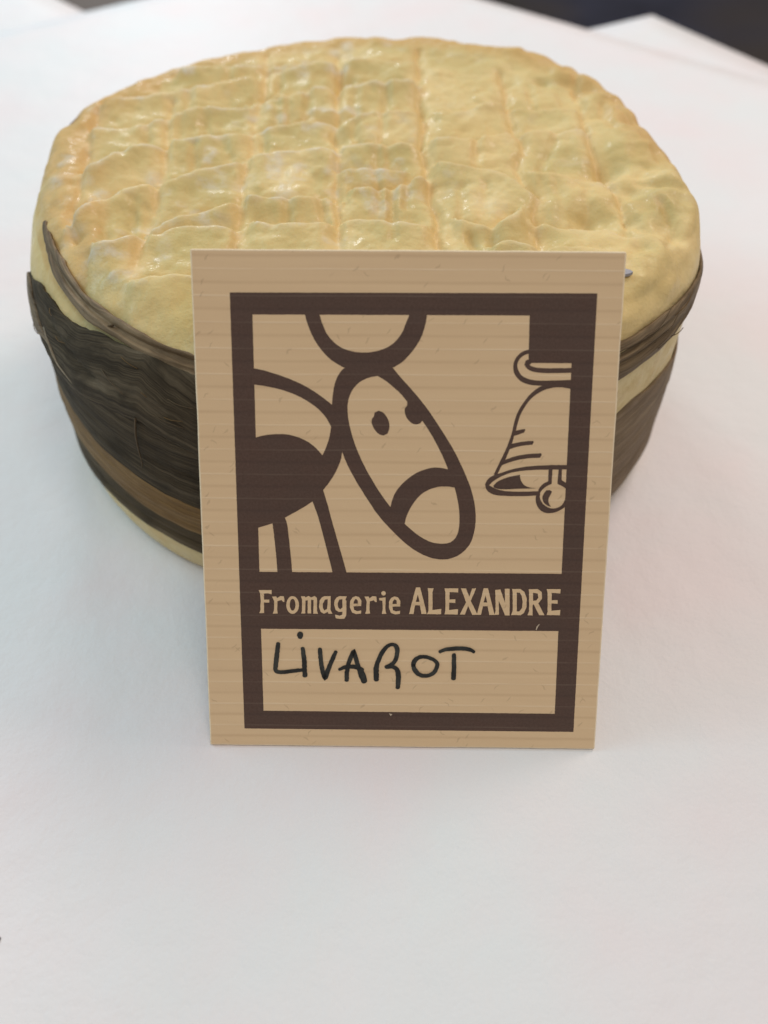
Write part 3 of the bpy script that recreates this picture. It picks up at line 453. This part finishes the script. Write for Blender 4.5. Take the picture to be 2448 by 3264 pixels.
def band(name, top_pts, low_pts, offset, thick, mat, seed, label=None, creases=(), ragged=.35, ends=(1, 1), flare=None):
    """a strip of dried leaf wound on the side; pts = (angle degrees, height mm)"""
    t = np.array(top_pts, float); l = np.array(low_pts, float)
    a0, a1 = t[0, 0], t[-1, 0]; n = int(abs(a1 - a0) * 2.4) + 2; ad = np.linspace(a0, a1, n)
    def crv(p):
        q = np.interp(ad, p[:, 0], p[:, 1])
        for _ in range(6): q = np.r_[q[0], (q[:-2] + 2 * q[1:-1] + q[2:]) / 4, q[-1]]
        return q
    zt, zl = crv(t), crv(l); s = np.radians(ad) * .0635
    zt = zt + ragged * vnoise(np.c_[s, s * 0, s * 0], .006, seed) + ragged * .5 * vnoise(np.c_[s, s * 0, s * 0], .0015, seed + 1)
    zl = zl + ragged * vnoise(np.c_[s, s * 0, s * 0], .007, seed + 2) + ragged * .5 * vnoise(np.c_[s, s * 0, s * 0], .0017, seed + 3)
    M = 22; v = np.linspace(0, 1, M)
    Z = zl[:, None] * (1 - v) + zt[:, None] * v; A = np.radians(ad)[:, None] + 0 * Z
    w = (Z - zl[:, None])
    U = np.c_[np.broadcast_to(s[:, None], Z.shape).ravel(), Z.ravel() / 1000, 0 * Z.ravel()]
    rid = .10 * vnoise(U * [.12, 1, 1], .0011, seed + 4) + .12 * vnoise(U * [.06, 1, 1], .0004, seed + 5) + .30 * vnoise(U * [.5, 1, 1], .012, seed + 6)
    for (ca, cb, cz0, cz1, dep, wd) in creases:
        tt = np.clip((np.degrees(A.ravel()) - ca) / (cb - ca), 0, 1); zc = cz0 + (cz1 - cz0) * tt
        fade = np.clip(np.minimum(tt, 1 - tt) * 6, 0, 1); rid = rid + dep * np.exp(-((Z.ravel() - zc) / wd) ** 2) * fade
    off = (np.interp(ad, [p[0] for p in offset], [p[1] for p in offset])[:, None] if isinstance(offset, list) else offset) + rid.reshape(Z.shape)
    off = off - .25 * (np.exp(-v / .05) + np.exp(-(1 - v) / .05))[None]
    if flare: off = off + flare[1] * np.clip(1 - np.abs(ad - flare[0]) / flare[2], 0, 1)[:, None] ** 2 * (.5 + .5 * v[None])
    off = np.maximum(off, .05)
    Zc = np.clip(Z, .25, None)
    rr = prof(A, np.minimum(Zc / 1000, (Hr(A) - .4) / 1000)) * 1000
    e = .2; dr = (prof(A, np.minimum((Zc + e) / 1000, (Hr(A) - .2) / 1000)) - prof(A, np.maximum((Zc - e) / 1000, 0))) * 1000 / (2 * e)
    nl = np.sqrt(1 + dr ** 2); nr, nzv = 1 / nl, -dr / nl
    def put(o_): return np.stack([(rr + o_ * nr) * np.cos(A), (rr + o_ * nr) * np.sin(A), np.maximum(Zc + o_ * nzv, .15)], -1) / 1000
    outer = put(off); inner = put(off - thick)
    G = np.concatenate([outer, inner[:, ::-1]], 1); K = 2 * M; V = clear_card(G.reshape(-1, 3) + [C[0], C[1], 0]) - [C[0], C[1], 0]; F = []
    for i in range(n - 1):
        for j in range(K):
            j2 = (j + 1) % K; F.append((i * K + j, (i + 1) * K + j, (i + 1) * K + j2, i * K + j2))
    for i in (0, n - 1):
        for j in range(M - 1):
            q = (i * K + j, i * K + j + 1, i * K + K - 2 - j, i * K + K - 1 - j); F.append(q if i == 0 else q[::-1])
    o = mesh_obj(name, V, F, mat, cheese)
    uvl = o.data.uv_layers.new(name="along"); vi = np.empty(len(o.data.loops), np.int32); o.data.loops.foreach_get("vertex_index", vi)
    uu = np.repeat(s, K); vv = np.tile(np.r_[v, v[::-1]], n) * np.repeat((zt - zl) / 1000, K) + seed * .013
    uvl.data.foreach_set("uv", np.c_[uu[vi], vv[vi]].astype(np.float32).ravel())
    bm = bmesh.new(); bm.from_mesh(o.data); bmesh.ops.recalc_face_normals(bm, faces=bm.faces); bm.to_mesh(o.data); bm.free()
    if label: o["label"] = label
    return o
# lower strips first, the upper ones lie over them
band("leaf_band", [(-215, 13), (-178, 13.5), (-160, 14.5), (-147, 15.2), (-135, 15.6), (-125, 14.8), (-114, 14), (-95, 12), (-70, 10)],
     [(-215, 3), (-178, 3.4), (-160, 3.8), (-148, 5.0), (-139, 6.8), (-129, 7.8), (-121, 7.6), (-115, 7.2), (-95, 6), (-70, 5)],
     .40, .35, LEAF_LOW, 31, "dull brown leaf strip lowest on the left side, near the paper", creases=((-150, -100, 11, 9.5, -.3, .5),), ragged=.3)
band("leaf_band", [(-215, 20), (-178, 20.5), (-160, 21.5), (-147, 21.8), (-135, 21.8), (-125, 20.8), (-114, 19.6), (-95, 17), (-70, 14)],
     [(-215, 11.5), (-178, 12), (-160, 12.6), (-147, 13.2), (-135, 14.0), (-125, 13.2), (-114, 12.4), (-95, 10), (-70, 8)],
     .62, .35, LEAF_TAN, 37, "narrow orange-tan leaf strip under the dark bands on the left side", creases=((-160, -110, 18.5, 16.5, .2, 1.2),), ragged=.2)
band("leaf_band", [(-108, 26), (-80, 29), (-60, 29.8), (-46, 30), (-42.5, 31), (-38, 29.5), (-33, 29.3), (-25, 27.4), (-5, 25), (30, 24), (90, 22), (160, 23)],
     [(-108, 8), (-80, 3.6), (-60, 2.2), (-46, 1.6), (-40, 1.6), (-33, 2), (-25, 3), (-5, 5), (30, 6), (90, 5), (160, 6)],
     .55, .35, LEAF_WARM, 47, "wide warm brown leaf band on the lower right side", creases=((-60, -20, 22, 18, -.25, .7), (-60, -15, 13, 10, -.35, .8)), ragged=.28)
band("leaf_band", [(-162, 31), (-158, 33.5), (-150, 34.5), (-140, 35.5), (-130, 36), (-120, 35), (-110, 33), (-66, 29)],
     [(-162, 26), (-158, 22.5), (-153, 21), (-147, 20.9), (-136, 21.1), (-125, 20), (-114, 18.8), (-95, 16), (-66, 14)],
     .75, .35, LEAF_DARK, 53, "lower dark brown strip of the doubled leaf band on the left side",
     creases=((-150, -108, 30, 26, -.35, .35), (-140, -100, 24.5, 22.5, .35, .6)), ragged=.4)
band("leaf_band", [(-163, 38.5), (-158, 40.5), (-153, 42.2), (-147, 43.0), (-140, 43.4), (-132, 44.9), (-123, 45.3), (-114, 45.3), (-95, 44), (-66, 41)],
     [(-163, 33), (-158, 31.0), (-153, 30.6), (-147, 31.2), (-138, 32.4), (-130, 34.4), (-122, 35.4), (-114, 32.6), (-95, 30), (-66, 27)],
     [(-163, .5), (-150, .85), (-130, 1.1), (-66, 1.1)], .4, LEAF_DARK, 59, "upper, nearly black strip of the doubled leaf band on the left side",
     creases=((-124, -104, 41, 39.5, .40, .3), (-150, -128, 40.5, 38.0, -.6, .6), (-158, -140, 36, 34, .45, .8), (-135, -100, 38, 37, .25, .8)), ragged=.55)
band("leaf_band", [(-163, 38.6), (-158, 39.6), (-152, 38.6), (-146, 36.6)],
     [(-163, 34.5), (-158, 33.6), (-152, 34.3), (-146, 35.8)],
     [(-163, .9), (-158, 1.1), (-152, 1.3), (-146, 1.2)], .35, LEAF_MID, 67, "curled frayed leaf end sticking out at the far left", creases=((-165, -150, 37.5, 37, -.5, .4),), ragged=.7)
band("leaf_band", [(-163, 47.7), (-160, 47.7), (-150, 47.6), (-140, 47.2), (-134, 47.3), (-123, 47.1), (-114, 46.7), (-95, 46.0), (-70, 45.8), (-47, 45.4), (-39, 45.3), (-33, 44.8), (-27, 44.3), (-20, 43.2), (0, 42), (25, 41), (80, 40), (150, 41)],
     [(-163, 47.2), (-158, 46.5), (-150, 45.7), (-140, 45.3), (-134, 45.3), (-123, 45.3), (-114, 44.7), (-95, 43), (-70, 41), (-47, 39.2), (-39, 39.4), (-33, 40.0), (-27, 39.8), (-20, 38.8), (0, 37.5), (25, 36.5), (80, 35), (150, 36.5)],
     [(-163, .7), (-140, 1.0), (-60, 1.1), (-40, .8), (-26, .4), (25, .3), (150, .3)], .4, LEAF_MID, 73, "upper leaf band, thin and twisted at the left and wider at the right",
     creases=((-160, -100, 46.8, 46.1, -.45, .22), (-150, -105, 46.4, 45.3, .3, .2), (-56, -33, 44.0, 43.2, -.85, .35), (-52, -36, 42.3, 42.0, -.6, .3), (-45, -30, 43.6, 43.0, .3, .3), (-50, -25, 41, 41, .2, .4)), ragged=.22)

def side_curve_tube(name, pts, rad, mat, label=None):
    """a small stalk on the side; pts = (angle, height mm, offset mm)"""
    P = smooth_line(pts, .8); A = np.radians(P[:, 0]); rr = prof(A, P[:, 1] / 1000) * 1000 + P[:, 2]
    cpt = np.stack([rr * np.cos(A), rr * np.sin(A), P[:, 1]], 1) / 1000; V = []; F = []; n = len(cpt); K = 6
    for i in range(n):
        d = cpt[min(i + 1, n - 1)] - cpt[max(i - 1, 0)]; d /= np.linalg.norm(d)
        x = np.cross(d, (0, 0, 1.) if abs(d[2]) < .9 else (1., 0, 0)); x /= np.linalg.norm(x); y = np.cross(d, x)
        rr_ = rad * (1 - .5 * i / n) * (.9 + .25 * random.random())
        for k in range(K): t = 2 * np.pi * k / K; V.append(cpt[i] + rr_ * (np.cos(t) * x + np.sin(t) * y))
    for i in range(n - 1):
        for k in range(K): F.append((i * K + k, i * K + (k + 1) % K, (i + 1) * K + (k + 1) % K, (i + 1) * K + k))
    F.append(tuple(range(K - 1, -1, -1))); F.append(tuple((n - 1) * K + k for k in range(K)))
    o = mesh_obj(name, V, F, mat, cheese)
    uvl = o.data.uv_layers.new(name="along")
    if label: o["label"] = label
    return o
side_curve_tube("leaf_splinter", [(-122.6, 36.2, 1.0), (-123.0, 31, 1.25), (-123.4, 25.2, 1.2)], .00022, LEAF_MID, "thin stalk splinter hanging over the dark leaf band")
side_curve_tube("torn_fibre", [(-148, 38.0, .8), (-145, 36.6, 1.05), (-142, 35.0, 1.1), (-137.5, 34.2, 1.0), (-134, 33.4, .75)], .00030, mat_plain("pale_leaf_core", (.36, .29, .20), .6, 400, .5), "pale torn fibre on the dark leaf band")
side_curve_tube("leaf_stub", [(-131.5, 46.3, 1.2), (-130.3, 47.0, 1.7), (-129.6, 47.4, 1.9)], .00028, LEAF_MID, "short stub sticking up from the upper leaf band")
for k in range(16):
    a_ = -158 + 46 * random.random() if k < 11 else -48 + 14 * random.random()
    z_ = float(np.interp(a_, [-160, -147, -132, -114, -48, -34], [39.5, 42.6, 44.3, 45, 44.6, 44.4])) - (k % 3) * (3.1 if k < 11 else 1.7)
    ln = 2 + 5 * random.random(); up_ = random.uniform(-.25, .35)
    side_curve_tube("leaf_fibre", [(a_, z_, 1.2), (a_ + ln * .5, z_ + up_ * ln * .4, 1.5 + .3 * random.random()), (a_ + ln, z_ + up_ * ln, 1.3 + .7 * random.random())], .00009, LEAF_MID if k % 2 else LEAF_TAN)

# ------------------------------------------------------------------ pale chip behind the card, crumb on the paper
def chip(name, outline, z, thick, mat, tilt=0):
    n = len(outline); c = np.mean(outline, 0)
    V = [((x - c[0]) / 1000, (y - c[1]) / 1000, thick / 1000 + tilt * (y - c[1]) / 1000) for x, y in outline] + [((x - c[0]) / 1000, (y - c[1]) / 1000, tilt * (y - c[1]) / 1000) for x, y in outline]
    F = [tuple(range(n)), tuple(range(2 * n - 1, n - 1, -1))] + [(i, i + n, (i + 1) % n + n, (i + 1) % n) for i in range(n)]
    o = mesh_obj(name, V, F, mat, smooth=False)
    bm = bmesh.new(); bm.from_mesh(o.data); bmesh.ops.recalc_face_normals(bm, faces=bm.faces); bm.to_mesh(o.data); bm.free()
    o.location = (c[0] / 1000, c[1] / 1000, z / 1000); return o
rv = np.empty(len(rind.data.vertices) * 3, np.float32); rind.data.vertices.foreach_get("co", rv); rv = rv.reshape(-1, 3)
near_ = np.hypot(rv[:, 0] + C[0] - .0340, rv[:, 1] + C[1] - .0557) < .002
SCRAP_Z = float(rv[near_, 2].max()) * 1000
tag(chip("plastic_scrap", [(31.5, 56.2), (33.0, 56.6), (34.2, 56.5), (35.1, 56.1), (35.4, 55.7), (34.8, 55.3), (33.9, 55.0), (32.6, 54.9), (31.3, 55.3)], SCRAP_Z - .1, .5, mat_plain("pale_grey_plastic", (.40, .39, .42), .6, 300, .15), .1),
    "small pale grey pointed scrap on the cheese beside the card's top right corner", "scrap")
tag(chip("crumb", [(-57.3, -29.6), (-56.7, -28.7), (-56.25, -29.0), (-56.3, -29.6), (-56.8, -30.2)], 0, .35, mat_plain("dark_crumb", (.06, .045, .04), .8, 900)),
    "tiny dark crumb on the paper at the lower left edge", "crumb")

# ------------------------------------------------------------------ the kraft name card
card = bpy.data.objects.new("name_card", None); COL.objects.link(card)
card.location = (0, 0, .00035); card.rotation_euler = (math.atan2(.79334, .60877), 0, 0)
tag(card, "kraft cardboard cheese label with a brown cow drawing, leaning against the cheese", "label")
def board():
    c = np.array(CARD_DATA); TL, TR, BR, BL = c / 1000
    th = .0006; bev = .00024; n, k = 24, 30; V = []; F = []
    def ring_pt(u, w):
        p = TL * (1 - u) * (1 - w) + TR * u * (1 - w) + BR * u * w + BL * (1 - u) * w
        return p
    bm = bmesh.new(); grid = []
    for i in range(n + 1):
        row = []
        for j in range(k + 1):
            p = ring_pt(i / n, j / k)
            jig = .00006
            e = np.array([0., 0.])
            if i in (0, n): e[0] = vnoise(np.array([[i * .1, j * .003, .2]]), .004, 81)[0] * jig
            if j in (0, k): e[1] = vnoise(np.array([[j * .1, i * .003, .7]]), .004, 82)[0] * jig
            p = p + e; row.append(bm.verts.new((p[0], p[1], 0)))
        grid.append(row)
    fs = [bm.faces.new((grid[i][j], grid[i][j + 1], grid[i + 1][j + 1], grid[i + 1][j])) for i in range(n) for j in range(k)]
    ret = bmesh.ops.extrude_face_region(bm, geom=fs)
    for v in ret['geom']:
        if isinstance(v, bmesh.types.BMVert): v.co.z -= th
    bmesh.ops.recalc_face_normals(bm, faces=bm.faces)
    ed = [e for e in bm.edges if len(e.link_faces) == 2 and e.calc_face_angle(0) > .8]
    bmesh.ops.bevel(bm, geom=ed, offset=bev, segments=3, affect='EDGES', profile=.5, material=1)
    me = bpy.data.meshes.new("cardboard"); bm.to_mesh(me); bm.free(); me.materials.append(KRAFT); me.materials.append(mat_plain('painted_edge_light', (.90, .74, .52), .8, 900, .12))  # paler bevel colour paints in the light caught along the card's edges
    o = bpy.data.objects.new("cardboard", me); COL.objects.link(o); o.parent = card
board()
LAYER = [0]
def jitter(loop, amt, step):
    L = np.array(loop + loop[:1], float); out = []
    for a, b_ in zip(L[:-1], L[1:]):
        n = max(1, int(np.linalg.norm(b_ - a) / step))
        for i in range(n): out.append(a + (b_ - a) * i / n)
    P = np.array(out); q = np.c_[P, 0 * P[:, 0]]
    return P + amt * np.c_[vnoise(q, step * 1.1, 91), vnoise(q, step * 1.1, 92)]
def rounded(loop, it=1, keep=35):
    """round the traced corners a little where the outline bends softly"""
    P = np.array(loop, float)
    for _ in range(it):
        out = []
        n = len(P)
        for i in range(n):
            a, b_, c = P[i - 1], P[i], P[(i + 1) % n]
            u, w = b_ - a, c - b_
            ang = abs(np.degrees(np.arctan2(u[0] * w[1] - u[1] * w[0], u @ w)))
            if ang > keep or ang < 3: out.append(b_)
            else: out += [b_ - u * .25 + (c - a) * 0, b_ + w * .25]
        P = np.array(out)
    return P.tolist()
def printed(name, shapes, mat, soft=True, amt=.022, z0=None):
    """flat print: every shape = [outline, holes...] in card millimetres, one mesh"""
    V = []; F = []
    for loops in shapes:
        LAYER[0] += 1; z = .010 + .0022 * LAYER[0]
        ls = [jitter(rounded(l) if soft else l, amt, .30) for l in loops]
        tri = geometry.tessellate_polygon([[Vector((x, y, 0)) for x, y in l] for l in ls])
        base = len(V); V += [(x / 1000, y / 1000, z / 1000) for l in ls for x, y in l]
        for t in tri:
            p = [V[base + i] for i in t]
            ar = (p[1][0] - p[0][0]) * (p[2][1] - p[0][1]) - (p[1][1] - p[0][1]) * (p[2][0] - p[0][0])
            F.append(tuple(base + i for i in (t if ar > 0 else t[::-1])))
    return mesh_obj(name, V, F, mat, card, smooth=False)
printed("printed_frame", FRAME_DATA, INK, soft=False)
printed("cow_drawing", COW_DATA, INK)
printed("bell_drawing", BELL_DATA, INK)
printed("printed_lettering", LETTERS_DATA, KRAFT, soft=False, amt=.03)
for c_ in CHIPS_DATA[:2]: printed("ink_scratch", [c_], CHIP, soft=False)
def strokes(name, data, mat):
    V = []; F = []
    for s in data:
        LAYER[0] += 1; z = .010 + .0022 * LAYER[0]
        P = smooth_line(s, .16); q = P[:, :2]; w = P[:, 2] / 2
        d = np.gradient(q, axis=0); d /= np.linalg.norm(d, axis=1)[:, None] + 1e-9; nrm = np.c_[-d[:, 1], d[:, 0]]
        k3 = np.c_[q, 0 * w]; wl = w * (1 + .10 * vnoise(k3, .35, 95) + .07 * vnoise(k3, .16, 96)); wr = w * (1 + .10 * vnoise(k3 + 50, .35, 97) + .07 * vnoise(k3 + 50, .16, 98))
        L = q + nrm * wl[:, None]; Rr = q - nrm * wr[:, None]; base = len(V); n = len(q)
        for a, b_ in zip(L, Rr): V += [(*a, z), (*b_, z)]
        for i in range(n - 1): F.append((base + 2 * i, base + 2 * i + 1, base + 2 * i + 3, base + 2 * i + 2))
        for i, sg in ((0, -1), (n - 1, 1)):
            c = q[i]; b0 = len(V); V.append((*c, z)); t0 = np.linspace(-np.pi / 2, np.pi / 2, 8)
            for t in t0: V.append((*(c + w[i] * (sg * d[i] * math.cos(t) * .75 + nrm[i] * math.sin(t))), z))
            for j in range(7): F.append((b0, b0 + 1 + j, b0 + 2 + j) if sg > 0 else (b0, b0 + 2 + j, b0 + 1 + j))
    V = [(x / 1000, y / 1000, zz / 1000) for x, y, zz in V]
    return mesh_obj(name, V, F, mat, card, smooth=False)
strokes("handwritten_name", HAND_DATA, MARKER)
